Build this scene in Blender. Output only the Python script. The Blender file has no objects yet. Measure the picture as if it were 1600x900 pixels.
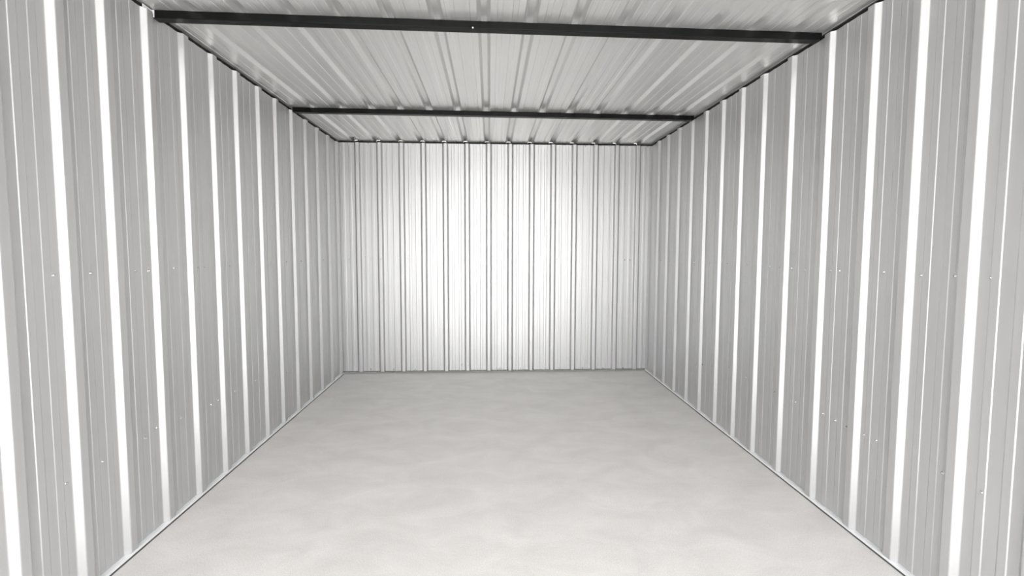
import bpy, bmesh, math, random
from mathutils import Matrix, Vector, noise

# ------------------------------------------------------------------ camera, sky, exposure
scene = bpy.context.scene
CAM_Z = 1.3471
cam_data = bpy.data.cameras.new('camera')
cam_data.sensor_fit = 'HORIZONTAL'
cam_data.sensor_width = 36.0
cam_data.lens = 630.44 / 1600 * 36.0
cam_data.shift_x = (800 - 790.16) / 1600
cam_data.shift_y = -(450 - 422.65) / 1600
cam_data.clip_start = 0.02
cam = bpy.data.objects.new('camera', cam_data)
scene.collection.objects.link(cam)
cr, cu, cb = (0.99921, -0.0397, 0.001724), (0.000479, 0.055416, 0.998463), (-0.039735, -0.997674, 0.055391)
cam.matrix_world = Matrix(((cr[0], cu[0], cb[0], 0), (cr[1], cu[1], cb[1], 0), (cr[2], cu[2], cb[2], CAM_Z), (0, 0, 0, 1)))
scene.camera = cam

world = bpy.data.worlds.new('overcast_sky')
world.use_nodes = True
scene.world = world
wbg = world.node_tree.nodes['Background']
wbg.inputs['Color'].default_value = (0.97, 0.983, 1.0, 1)      # bright overcast daylight outside the open door
wbg.inputs['Strength'].default_value = 1.0

sun_data = bpy.data.lights.new('sun', 'SUN')
sun_data.energy = 2.4
sun_data.angle = math.radians(8)                               # hazy sun high over the yard in front of the unit
sun_data.color = (1.0, 0.985, 0.965)
sun = bpy.data.objects.new('sun', sun_data)
scene.collection.objects.link(sun)
sun.rotation_euler = (math.radians(24), 0, math.radians(-8))    # shines steeply down and in through the door

vs = scene.view_settings
vs.view_transform = 'Standard'
vs.look = 'None'
vs.gamma = 1
vs.use_curve_mapping = False
vs.exposure = 2.45

# ------------------------------------------------------------------ measured room (metres)
XL, XR, D = -1.5846, 1.7369, 4.335          # inner planes of the flat pans
H = 2.4611                                   # underside of the roof sheets
Y0 = -0.35                                   # the open door end
P = 0.2286                                   # rib pitch
RH, RW, RC = 0.0205, 0.0165, 0.032           # rib height, flank width, crown width
TOPGAP = 0.022
col = scene.collection


# ------------------------------------------------------------------ materials
def new_mat(name):
    m = bpy.data.materials.new(name)
    m.use_nodes = True
    nt = m.node_tree
    return m, nt, nt.nodes['Principled BSDF']


def metal_sheet_mat(name, base, rough, metallic, bump):
    """brushed galvanised steel; local x runs across the sheet, local y along it"""
    m, nt, b = new_mat(name)
    N, L = nt.nodes.new, nt.links.new
    tc = N('ShaderNodeTexCoord')
    mp = N('ShaderNodeMapping'); mp.inputs['Scale'].default_value = (170, 0.35, 1)
    n1 = N('ShaderNodeTexNoise'); n1.inputs['Scale'].default_value = 1.0; n1.inputs['Detail'].default_value = 4
    L(tc.outputs['Object'], mp.inputs['Vector']); L(mp.outputs['Vector'], n1.inputs['Vector'])
    mp2 = N('ShaderNodeMapping'); mp2.inputs['Scale'].default_value = (40, 0.22, 1)
    n2 = N('ShaderNodeTexNoise'); n2.inputs['Scale'].default_value = 1.0; n2.inputs['Detail'].default_value = 2
    L(tc.outputs['Object'], mp2.inputs['Vector']); L(mp2.outputs['Vector'], n2.inputs['Vector'])
    ramp = N('ShaderNodeMapRange'); ramp.inputs['From Min'].default_value = 0.3; ramp.inputs['From Max'].default_value = 0.7
    ramp.inputs['To Min'].default_value = rough - 0.05; ramp.inputs['To Max'].default_value = rough + 0.06
    L(n1.outputs['Fac'], ramp.inputs['Value']); L(ramp.outputs['Result'], b.inputs['Roughness'])
    mix = N('ShaderNodeMix'); mix.data_type = 'RGBA'
    mix.inputs['A'].default_value = (base[0] * .93, base[1] * .93, base[2] * .93, 1)
    mix.inputs['B'].default_value = (min(1, base[0] * 1.04), min(1, base[1] * 1.04), min(1, base[2] * 1.04), 1)
    L(n2.outputs['Fac'], mix.inputs['Factor']); L(mix.outputs['Result'], b.inputs['Base Color'])
    b.inputs['Metallic'].default_value = metallic
    add = N('ShaderNodeMath'); add.operation = 'MULTIPLY_ADD'; add.inputs[1].default_value = 3.0
    L(n2.outputs['Fac'], add.inputs[0]); L(n1.outputs['Fac'], add.inputs[2])
    bp = N('ShaderNodeBump'); bp.inputs['Strength'].default_value = bump; bp.inputs['Distance'].default_value = 0.0006
    L(add.outputs[0], bp.inputs['Height']); L(bp.outputs['Normal'], b.inputs['Normal'])
    return m


def plain_mat(name, c, rough, metallic=0.0, var=0.0, scale=30):
    m, nt, b = new_mat(name)
    N, L = nt.nodes.new, nt.links.new
    tc = N('ShaderNodeTexCoord')
    n = N('ShaderNodeTexNoise'); n.inputs['Scale'].default_value = scale; n.inputs['Detail'].default_value = 4
    L(tc.outputs['Object'], n.inputs['Vector'])
    mix = N('ShaderNodeMix'); mix.data_type = 'RGBA'
    mix.inputs['A'].default_value = tuple(x * (1 - var) for x in c) + (1,)
    mix.inputs['B'].default_value = tuple(min(1, x * (1 + var)) for x in c) + (1,)
    L(n.outputs['Fac'], mix.inputs['Factor']); L(mix.outputs['Result'], b.inputs['Base Color'])
    b.inputs['Roughness'].default_value = rough
    b.inputs['Metallic'].default_value = metallic
    return m


def concrete_mat(name, lo, hi, rough):
    m, nt, b = new_mat(name)
    N, L = nt.nodes.new, nt.links.new
    tc = N('ShaderNodeTexCoord')
    mp = N('ShaderNodeMapping'); mp.inputs['Scale'].default_value = (1.0, 1.9, 1); mp.inputs['Rotation'].default_value = (0, 0, 0.25)
    L(tc.outputs['Object'], mp.inputs['Vector'])
    a = N('ShaderNodeTexNoise'); a.inputs['Scale'].default_value = 3.4; a.inputs['Detail'].default_value = 7; a.inputs['Roughness'].default_value = 0.62; a.inputs['Distortion'].default_value = 0.6
    L(mp.outputs['Vector'], a.inputs['Vector'])
    r = N('ShaderNodeValToRGB')
    r.color_ramp.elements[0].position = 0.30; r.color_ramp.elements[0].color = lo + (1,)
    r.color_ramp.elements[1].position = 0.70; r.color_ramp.elements[1].color = hi + (1,)
    L(a.outputs['Fac'], r.inputs['Fac'])
    f = N('ShaderNodeTexNoise'); f.inputs['Scale'].default_value = 190; f.inputs['Detail'].default_value = 3
    L(tc.outputs['Object'], f.inputs['Vector'])
    fr = N('ShaderNodeMapRange'); fr.inputs['From Min'].default_value = 0.3; fr.inputs['From Max'].default_value = 0.7
    fr.inputs['To Min'].default_value = 0.91; fr.inputs['To Max'].default_value = 1.09
    L(f.outputs['Fac'], fr.inputs['Value'])
    mul = N('ShaderNodeVectorMath'); mul.operation = 'MULTIPLY'
    L(r.outputs['Color'], mul.inputs[0]); L(fr.outputs['Result'], mul.inputs[1])
    L(mul.outputs['Vector'], b.inputs['Base Color'])
    rr = N('ShaderNodeMapRange'); rr.inputs['To Min'].default_value = rough - .08; rr.inputs['To Max'].default_value = rough + .1
    L(a.outputs['Fac'], rr.inputs['Value']); L(rr.outputs['Result'], b.inputs['Roughness'])
    ad = N('ShaderNodeMath'); ad.operation = 'MULTIPLY_ADD'; ad.inputs[1].default_value = 2.0
    L(a.outputs['Fac'], ad.inputs[0]); L(f.outputs['Fac'], ad.inputs[2])
    bp = N('ShaderNodeBump'); bp.inputs['Strength'].default_value = 0.35; bp.inputs['Distance'].default_value = 0.002
    L(ad.outputs[0], bp.inputs['Height']); L(bp.outputs['Normal'], b.inputs['Normal'])
    return m


M_WALL = metal_sheet_mat('galvanised_side_wall_sheet', (0.575, 0.575, 0.575), 0.40, 0.6, 0.10)  # one sheet metal; tone set per surface to carry how brightly it is lit
M_BACK = metal_sheet_mat('galvanised_back_wall_sheet', (0.655, 0.653, 0.65), 0.50, 0.95, 0.2)  # lighter copy of the sheet metal for the brightly lit back wall
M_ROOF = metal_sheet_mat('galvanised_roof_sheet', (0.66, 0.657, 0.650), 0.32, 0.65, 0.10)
M_TRIM = plain_mat('galvanised_trim', (0.88, 0.885, 0.89), 0.42, 0.2, 0.04)
M_TRIM_DULL = plain_mat('dull_dark_trim', (0.30, 0.30, 0.295), 0.6, 0.2, 0.15, 20)  # darker, duller grey than the side tracks
M_JOINT_SHADE = plain_mat('dark_joint_shade', (0.10, 0.10, 0.10), 0.7, 0.0, 0.2, 60)  # dark colour painted in for the shade in the floor joint
M_BLACK = plain_mat('black_paint', (0.004, 0.004, 0.004), 0.3, 0.0, 0.25, 60)
M_BLACK.node_tree.nodes['Principled BSDF'].inputs['Specular IOR Level'].default_value = 0.12
M_DARK = plain_mat('black_void_fill', (0.003, 0.003, 0.003), 0.8, 0.0, 0.2, 40)  # near-black painted in for the dark void behind the sheets
M_SCREW = plain_mat('zinc_screw_head', (0.62, 0.62, 0.62), 0.25, 0.9, 0.1, 200)
M_FLOOR = concrete_mat('concrete_floor', (0.66, 0.637, 0.614), (0.78, 0.755, 0.731), 0.38)
M_YARD = concrete_mat('concrete_yard', (0.52, 0.515, 0.505), (0.62, 0.615, 0.605), 0.8)
M_FRONT = plain_mat('white_header_paint', (0.7, 0.7, 0.69), 0.5, 0.0, 0.03)


# ------------------------------------------------------------------ helpers
def link(o, parent=None):
    col.objects.link(o)
    if parent:
        o.parent = parent
    return o


def mesh_obj(name, bm, mat, parent=None, smooth=False):
    me = bpy.data.meshes.new(name)
    bm.to_mesh(me); bm.free()
    me.materials.append(mat)
    if smooth:
        for p in me.polygons:
            p.use_smooth = True
    return link(bpy.data.objects.new(name, me), parent)


def structure(o):
    o['kind'] = 'structure'
    return o


def add_box(bm, a, b, bevel=0.0, seg=2):
    r = bmesh.ops.create_cube(bm, size=1)
    s = [b[i] - a[i] for i in range(3)]
    c = [(b[i] + a[i]) / 2 for i in range(3)]
    bmesh.ops.scale(bm, vec=s, verts=r['verts'])
    bmesh.ops.translate(bm, vec=c, verts=r['verts'])
    if bevel:
        es = {e for v in r['verts'] for e in v.link_edges}
        bmesh.ops.bevel(bm, geom=list(es), offset=bevel, segments=seg, affect='EDGES')


def extrude_profile(bm, pts, y0, y1, axis='y'):
    """closed profile pts (a, z) pushed along y (or x)"""
    def P3(a, z, t):
        return (a, t, z) if axis == 'y' else (t, a, z)
    v0 = [bm.verts.new(P3(a, z, y0)) for a, z in pts]
    v1 = [bm.verts.new(P3(a, z, y1)) for a, z in pts]
    n = len(pts)
    for i in range(n):
        bm.faces.new((v0[i], v0[(i + 1) % n], v1[(i + 1) % n], v1[i]))
    bm.faces.new(v0); bm.faces.new(list(reversed(v1)))
    bmesh.ops.recalc_face_normals(bm, faces=bm.faces[:])


# ------------------------------------------------------------------ ribbed sheets
def key_points(centres, u0, u1, sharp):
    """corner list (u, w) of the sheet profile: tall ribs with two low stiffening ribs between them"""
    k = []
    centres = [centres[0] - P] + list(centres)
    vary = random.Random(int(centres[1] * 1000))
    for i, c in enumerate(centres):
        k += [(c - RC / 2 - RW, 0), (c - RC / 2, RH), (c + RC / 2, RH), (c + RC / 2 + RW, 0)]
        nxt = centres[i + 1] if i + 1 < len(centres) else c + P
        g = (nxt - c) / P
        for m in (0.0795, 0.1495):
            q = c + (m + vary.uniform(-.004, .004)) * g
            low = sharp * vary.uniform(.55, 1.2)                # roll-formed ribs are never all equally crisp
            k += [(q - 0.0145, 0), (q - 0.0117, low), (q + 0.0117, low), (q + 0.0145, 0)]
    k = [(-9, 0)] + k + [(99, 0)]
    def ev(u):
        for (a, wa), (b, wb) in zip(k, k[1:]):
            if a <= u <= b:
                return wa + (wb - wa) * (u - a) / (b - a)
        return 0
    out = [(u0, ev(u0))] + [p for p in k if u0 + .002 < p[0] < u1 - .002] + [(u1, ev(u1))]
    return out


def rounded(pts, rad=0.0022, seg=3):
    """round each bend and put guard points next to it so that smooth shading keeps the flats flat"""
    out = [pts[0]]
    for a, b, c in zip(pts, pts[1:], pts[2:]):
        A, B, C = Vector(a), Vector(b), Vector(c)
        d1, d2 = (A - B), (C - B)
        l1, l2 = d1.length, d2.length
        d1.normalize(); d2.normalize()
        ang = math.pi - d1.angle(d2)
        if ang < 0.02:
            out.append(b); continue
        t = min(rad * (0.6 + ang), l1 * .35, l2 * .35)
        s, e = B + d1 * t, B + d2 * t
        out.append(tuple(s + d1 * min(.0008, l1 * .1)))
        for i in range(seg + 1):
            f = i / seg
            out.append(tuple((1 - f) ** 2 * s + 2 * f * (1 - f) * B + f * f * e))
        out.append(tuple(e + d2 * min(.0008, l2 * .1)))
    out.append(pts[-1])
    return out


def sheet(name, centres, u0, u1, v0, v1, mat, parent, seed, amp=0.00028, sharp=0.0022, lift=0.0012, rows=22):
    """one roll-formed sheet in the parent's local frame: x across, y along, z towards the room"""
    prof = rounded(key_points(centres, u0, u1, sharp))
    prof = [prof[0], (prof[0][0] + .001, prof[0][1])] + prof[1:-1] + [(prof[-1][0] - .001, prof[-1][1]), prof[-1]]
    fine = []
    for (a, wa), (b, wb) in zip(prof, prof[1:]):       # wide flats get a few rows for their slight oil-canning
        n = max(1, int(round((b - a) / 0.009)))
        for i in range(n):
            fine.append((a + (b - a) * i / n, wa + (wb - wa) * i / n))
    fine.append(prof[-1])
    bm = bmesh.new()
    grid = []
    vs_ = [v0 + (v1 - v0) * j / rows for j in range(rows + 1)]
    vs_ = [v0, v0 + .0012] + vs_[1:-1] + [v1 - .0012, v1]      # guard rows keep the cut ends crisp
    for v in vs_:
        line = []
        for u, w in fine:
            q = noise.noise(Vector((u * 16, v * 0.4, seed * 7.3))) + .5 * noise.noise(Vector((u * 45, v * 0.6, seed * 3.1 + 40)))
            sway = noise.noise(Vector((seed * 1.7, v * 0.8, 9.1))) * 0.0005
            line.append(bm.verts.new((u + sway, v, w + amp * q * (1.0 if w < 0.0005 else 0.35) + lift * (u - u0) / (u1 - u0))))
        grid.append(line)
    for r0, r1 in zip(grid, grid[1:]):
        for i in range(len(r0) - 1):
            bm.faces.new((r0[i], r0[i + 1], r1[i + 1], r1[i]))
    o = mesh_obj(name, bm, mat, parent, smooth=True)
    so = o.modifiers.new('thickness', 'SOLIDIFY')
    so.thickness = 0.0006; so.offset = -1
    return o


def sheets(parent, centres, u0, u1, v0, v1, mat, laps, seed, **kw):
    """the run of sheets from u0 to u1, each reaching just past the rib it laps over"""
    edges = [u0] + laps + [u1]
    for i, (a, b) in enumerate(zip(edges, edges[1:])):
        sa = a if i == 0 else a + RC / 2 - 0.004              # starts under the crown of the lapped rib
        sb = b if i == len(edges) - 2 else b + RC / 2 + RW + 0.007
        sheet('metal_sheet', centres, sa, sb, v0, v1, mat, parent, seed + i, **kw)


def frame(name, origin, xa, ya, za):
    o = bpy.data.objects.new(name, None)
    col.objects.link(o)
    o.empty_display_size = 0.2
    o.matrix_world = Matrix(((xa[0], ya[0], za[0], origin[0]), (xa[1], ya[1], za[1], origin[1]), (xa[2], ya[2], za[2], origin[2]), (0, 0, 0, 1)))
    return structure(o)


# a hex-headed screw with its washer, 12 mm across, standing on local z = 0
def screw_mesh():
    bm = bmesh.new()
    r = bmesh.ops.create_cone(bm, segments=20, radius1=0.0068, radius2=0.0060, depth=0.0016, cap_ends=True)
    bmesh.ops.translate(bm, vec=(0, 0, 0.0008), verts=r['verts'])
    r = bmesh.ops.create_cone(bm, segments=6, radius1=0.0042, radius2=0.0040, depth=0.0040, cap_ends=True)
    bmesh.ops.translate(bm, vec=(0, 0, 0.0034), verts=r['verts'])
    r = bmesh.ops.create_cone(bm, segments=6, radius1=0.0040, radius2=0.0026, depth=0.0010, cap_ends=True)
    bmesh.ops.translate(bm, vec=(0, 0, 0.0059), verts=r['verts'])
    me = bpy.data.meshes.new('screw')
    bm.to_mesh(me); bm.free(); me.materials.append(M_SCREW)
    return me


SCREW = screw_mesh()
rnd = random.Random(4)


def screws(parent, centres, pts):
    kp = key_points(centres, -1, 50, 0.0022)
    for u, v in pts:
        for c in centres:                                     # a screw sits on a flat, not on a rib flank
            for s in (-1, 1):
                f = c + s * (RC / 2 + RW / 2)
                if abs(u - f) < RW / 2 + .006:
                    u = f + s * (RW / 2 + .008)
        w = 0
        for (a, wa), (b, wb) in zip(kp, kp[1:]):
            if a <= u <= b:
                w = wa + (wb - wa) * (u - a) / (b - a)
        o = link(bpy.data.objects.new('screw', SCREW), parent)
        o.location = (u, v, w + 0.0004)
        o.rotation_euler = (rnd.uniform(-.12, .12), rnd.uniform(-.12, .12), rnd.uniform(0, 1))
        k = rnd.uniform(.8, 1.05)
        o.scale = (k, k, k)


# ------------------------------------------------------------------ floor and yard
bm = bmesh.new()
add_box(bm, (XL - .12, Y0, -0.12), (XR + .12, D + .12, 0.0))
structure(mesh_obj('floor', bm, M_FLOOR))
bm = bmesh.new()
add_box(bm, (-14, -16, -0.14), (14, Y0 - .004, -0.012))
structure(mesh_obj('floor_outside', bm, M_YARD))

# ------------------------------------------------------------------ side and back walls
left_near = [1.5485, 1.7419, 1.9537, 2.1749, 2.3930, 2.6116, 2.8520, 3.0725, 3.3151, 3.5571, 3.7896, 4.0340]
right_near = [1.5784, 1.7784, 2.0149, 2.2724, 2.5087, 2.7278, 2.9579, 3.1902, 3.4116, 3.6456, 3.8713, 4.0877]
off = RW + RC / 2
lc = [n + off for n in left_near]
rc = [n + off for n in right_near]
lc = [1.337 + off - P * k for k in range(7, -1, -1)] + lc + [4.262 + off]
rc = [1.362 + off - P * k for k in range(7, -1, -1)] + rc + [4.318 + off]
lc = [c - Y0 for c in lc if c > Y0 + .06]
rc = [c - Y0 for c in rc if c > Y0 + .06]
ZB, ZT = 0.013, H - TOPGAP
LEN = D - Y0 + 0.0

wl = frame('wall_left', (XL, Y0, 0), (0, 1, 0), (0, 0, 1), (1, 0, 0))
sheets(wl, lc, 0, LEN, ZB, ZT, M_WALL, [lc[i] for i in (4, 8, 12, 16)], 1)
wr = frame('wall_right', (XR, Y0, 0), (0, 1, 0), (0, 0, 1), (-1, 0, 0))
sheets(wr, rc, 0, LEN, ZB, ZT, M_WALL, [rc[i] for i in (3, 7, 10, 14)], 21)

bc = [-0.0087 + P * n - XL for n in range(-7, 8)]
bc = [c for c in bc if 0.0 < c < XR - XL]
wb = frame('wall_back', (XL, D, 0), (1, 0, 0), (0, 0, 1), (0, -1, 0))
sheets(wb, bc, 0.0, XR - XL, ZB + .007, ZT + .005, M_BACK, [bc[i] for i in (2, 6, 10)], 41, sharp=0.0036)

sl = [(1.5267, 1.246), (1.6632, 1.2444), (1.8692, 1.2431), (1.937, 1.2393), (2.0897, 1.2436), (2.2496, 1.2391), (2.2985, 1.2368), (2.5188, 1.2379), (2.7431, 1.2367), (2.9779, 1.2365), (3.2076, 1.2379), (3.453, 1.235), (3.6346, 1.2292), (3.9099, 1.2325),
      (1.6703, 0.4721), (1.5296, 0.4646), (2.0928, 0.4729), (1.942, 0.4909), (1.8765, 0.4724), (2.3163, 0.4552), (2.3762, 0.4583), (2.5304, 0.4561), (2.7573, 0.4451), (2.9921, 0.41), (3.159, 0.377), (3.2295, 0.3705)]
sr = [(1.3265, 1.2474), (1.4078, 1.2461), (1.5549, 1.2409), (1.7086, 1.2448), (1.9332, 1.2378), (1.9858, 1.2349), (2.1484, 1.2328), (2.2522, 1.2347), (2.3338, 1.2344), (2.4328, 1.2337), (2.6511, 1.2408), (2.8781, 1.2363), (2.9429, 1.2338), (3.1183, 1.2321), (3.3577, 1.2287), (3.5741, 1.221), (3.8341, 1.2242), (4.0239, 1.2246),
      (1.3102, 0.4902), (1.4114, 0.4895), (1.7023, 0.4866), (1.7613, 0.4853), (1.8276, 0.4823), (1.9178, 0.484), (1.9923, 0.489), (2.1814, 0.477), (2.3244, 0.4766), (2.6227, 0.4738), (2.8209, 0.4802), (3.0378, 0.4301), (3.1884, 0.4015), (3.2893, 0.3666)]
sb = [(-1.4869, 1.227), (-1.3159, 1.2542), (-1.2626, 1.2339), (-1.1485, 1.2272), (-0.9598, 1.2477), (-0.8653, 1.2478), (-0.6896, 1.2275), (-0.5878, 1.2207), (-0.5265, 1.2412), (-0.124, 1.2347), (0.1025, 1.2348), (0.33, 1.2281), (0.3783, 1.2281), (0.5029, 1.2282), (0.7251, 1.2284), (0.8574, 1.2284), (1.4676, 1.2219), (1.524, 1.2219),
      (-0.459, 0.0786), (-0.2305, 0.0799), (-0.2998, 0.0876), (0.1035, 0.0341), (0.3344, 0.0317), (-1.279, 0.0413), (-1.0368, 0.0388), (-0.8038, 0.0364), (-1.4117, 0.0357), (1.2465, 0.0295), (1.4679, 0.0295), (1.6758, 0.0323), (0.7639, 0.0300), (1.0188, 0.0318),
      (-0.3503, 2.4312), (-0.1215, 2.4352), (0.1083, 2.4333), (0.3323, 2.4326), (0.564, 2.4352), (0.7967, 2.4346), (1.0235, 2.4352), (-0.805, 2.4358), (-1.0441, 2.4366), (-1.2689, 2.4365), (-1.4664, 2.4367), (1.4767, 2.4324), (1.6968, 2.4365), (1.279, 2.4362)]
screws(wl, lc, [(y - Y0, z) for y, z in sl])
screws(wr, rc, [(y - Y0, z) for y, z in sr])
screws(wb, bc, [(x - XL, z) for x, z in sb])

# added unseen panels right behind the ribbed sheets, so that no daylight comes up the hollow ribs
for w, n in ((wl, LEN), (wr, LEN), (wb, XR - XL)):
    bm = bmesh.new()
    add_box(bm, (-.05 if w is wb else 0, 0, -.03), (n + .05, H - .062, -.0035))
    mesh_obj('daylight_block', bm, M_DARK, w)

# ------------------------------------------------------------------ ceiling (ribs point up, seen as grooves)
cc = [-0.0277 + P * n for n in range(-8, 9)]
cc = [c - (XL - .16) for c in cc if XL - .1 < c < XR + .1]
ce = frame('ceiling', (XL - .16, Y0 - .12, H), (1, 0, 0), (0, 1, 0), (0, 0, 1))
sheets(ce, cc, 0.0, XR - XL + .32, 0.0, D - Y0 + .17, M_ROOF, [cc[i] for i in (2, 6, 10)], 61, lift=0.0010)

# ------------------------------------------------------------------ rails, closures, front header
def rail(name, a, b, mat=M_DARK, bev=0.002):
    bm = bmesh.new()
    add_box(bm, a, b, bev)
    return structure(mesh_obj(name, bm, mat))


rail('trim_1', (XL - .055, Y0, H - .06), (XL - .004, D + .06, H - .001))  # black rails stand in for the dark void above the wall sheets
rail('trim_2', (XR + .004, Y0, H - .06), (XR + .055, D + .06, H - .001))
rail('trim_3', (XL - .055, D + .004, H - .06), (XR + .055, D + .045, H - .001))


def closure(name, y):
    """added black plug following the roof ribs, blocking daylight above the back rail"""
    pts = key_points(cc, 0.0, XR - XL + .32, 0.0022)
    bm = bmesh.new()
    top = [(u + XL - .16, H + w - .002) for u, w in pts]
    lo0 = [bm.verts.new((x, y, H - .03)) for x, z in top]; hi0 = [bm.verts.new((x, y, z)) for x, z in top]
    lo1 = [bm.verts.new((x, y + .03, H - .03)) for x, z in top]; hi1 = [bm.verts.new((x, y + .03, z)) for x, z in top]
    for i in range(len(top) - 1):
        bm.faces.new((lo0[i], lo0[i + 1], hi0[i + 1], hi0[i]))
        bm.faces.new((lo1[i + 1], lo1[i], hi1[i], hi1[i + 1]))
        bm.faces.new((hi0[i], hi0[i + 1], hi1[i + 1], hi1[i]))
        bm.faces.new((lo0[i + 1], lo0[i], lo1[i], lo1[i + 1]))
    return structure(mesh_obj(name, bm, M_DARK))


closure('rib_light_plug', D + .05)

# door header and jambs at the open end, behind the camera
bm = bmesh.new()
add_box(bm, (XL - .12, Y0 - .05, H - .16), (XR + .12, Y0, H - .002), 0.004)
structure(mesh_obj('wall_front', bm, M_FRONT))

# ------------------------------------------------------------------ base tracks along the floor
def track(name, kind, a0, a1):
    """rolled base track: low upstand with a rounded nose, its foot set back 4 mm (the dark joint line)"""
    t, h = 0.0285, 0.0125
    prof = [(-.012, 0), (t - .013, 0), (t - .013, .0045), (t - .001, .0045), (t, .0060), (t - .0008, .0085), (t - .004, .0112), (t - .009, h), (-.012, h)]
    bm = bmesh.new()
    if kind == 'left':
        extrude_profile(bm, [(XL + p, z) for p, z in prof], a0, a1)
    elif kind == 'right':
        extrude_profile(bm, [(XR - p, z) for p, z in prof], a0, a1)
    else:
        prof = [(-.012, 0), (t - .018, 0), (t - .018, .004), (t - .012, .0045), (t - .011, .0065), (t - .012, .0150), (t - .014, .0165), (-.012, .0165)]
        extrude_profile(bm, [(D - p, z) for p, z in prof], a0, a1, axis='x')
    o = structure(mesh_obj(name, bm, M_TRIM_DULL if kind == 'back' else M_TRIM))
    if kind != 'back':                                          # thin dark strip painting in the joint's shade where track meets slab
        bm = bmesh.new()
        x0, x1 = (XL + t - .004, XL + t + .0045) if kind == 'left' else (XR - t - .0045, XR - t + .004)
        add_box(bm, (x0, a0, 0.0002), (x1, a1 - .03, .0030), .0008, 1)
        mesh_obj('joint_shade_strip', bm, M_JOINT_SHADE, o)
    return o


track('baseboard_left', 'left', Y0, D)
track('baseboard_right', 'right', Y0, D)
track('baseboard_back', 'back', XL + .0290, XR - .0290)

# ------------------------------------------------------------------ ceiling beams
def beam(label, y, x0, x1, clip=False):
    bh, bd, yaw = 0.0375, 0.044, 0.01827
    root = bpy.data.objects.new('ceiling_beam', None)
    col.objects.link(root)
    root.location = (0, y, H)
    root.rotation_euler = (0, 0, yaw)
    root['label'] = label
    root['category'] = 'beam'
    root['group'] = 'black steel ceiling beams'
    root['kind'] = 'thing'
    # C-section: web towards the door, flanges running back, lower flange with a turned-up lip
    bm = bmesh.new()
    th = .003
    prof = [(0, -bh + .003), (.0008, -bh + .0008), (.003, -bh), (bd - .002, -bh), (bd, -bh + .002), (bd, -bh + .014), (bd - th, -bh + .014), (bd - th, -bh + th),
            (th, -bh + th), (th, -.0005 - th), (bd - th, -.0005 - th), (bd - th, -.016), (bd, -.016), (bd, -.0025), (bd - .002, -.0005), (.003, -.0005), (.0008, -.0013), (0, -.0035)]
    extrude_profile(bm, prof, x0, x1, axis='x')
    mesh_obj('steel_channel', bm, M_BLACK, root)
    for x in ((x0 + 0.002, x0 + .006), (x1 - .006, x1 - .002)):
        bm = bmesh.new()
        add_box(bm, (x[0], .0035, -bh + .0035), (x[1], bd - .0035, -.004), 0.0005)
        mesh_obj('end_plate', bm, M_BLACK, root)
    if clip:
        bm = bmesh.new()
        add_box(bm, (x0 + .0005, -.058, -bh + .004), (x0 + .004, -.0005, -.006), 0.0008)
        add_box(bm, (x0 + .0005, -.0035, -bh + .001), (x0 + .010, -.0003, -.003), 0.0006)
        o = mesh_obj('wall_clip', bm, M_TRIM, root)
        o['label'] = 'grey galvanised clip fixing the beam to the wall'
    return root


b1 = beam('black steel beam across the ceiling nearer the door, the longer and thicker looking one', 2.0494, XL + .004, XR - .022, clip=True)
b2 = beam('black steel beam across the ceiling nearer the back wall, the shorter looking one', 3.3569, XL + .0225, XR - .0225)
o = link(bpy.data.objects.new('screw', SCREW), b1)
o.location = (-.082, -.0004, -.034); o.rotation_euler = (math.pi / 2, 0, .3); o.scale = (.7, .7, .7)
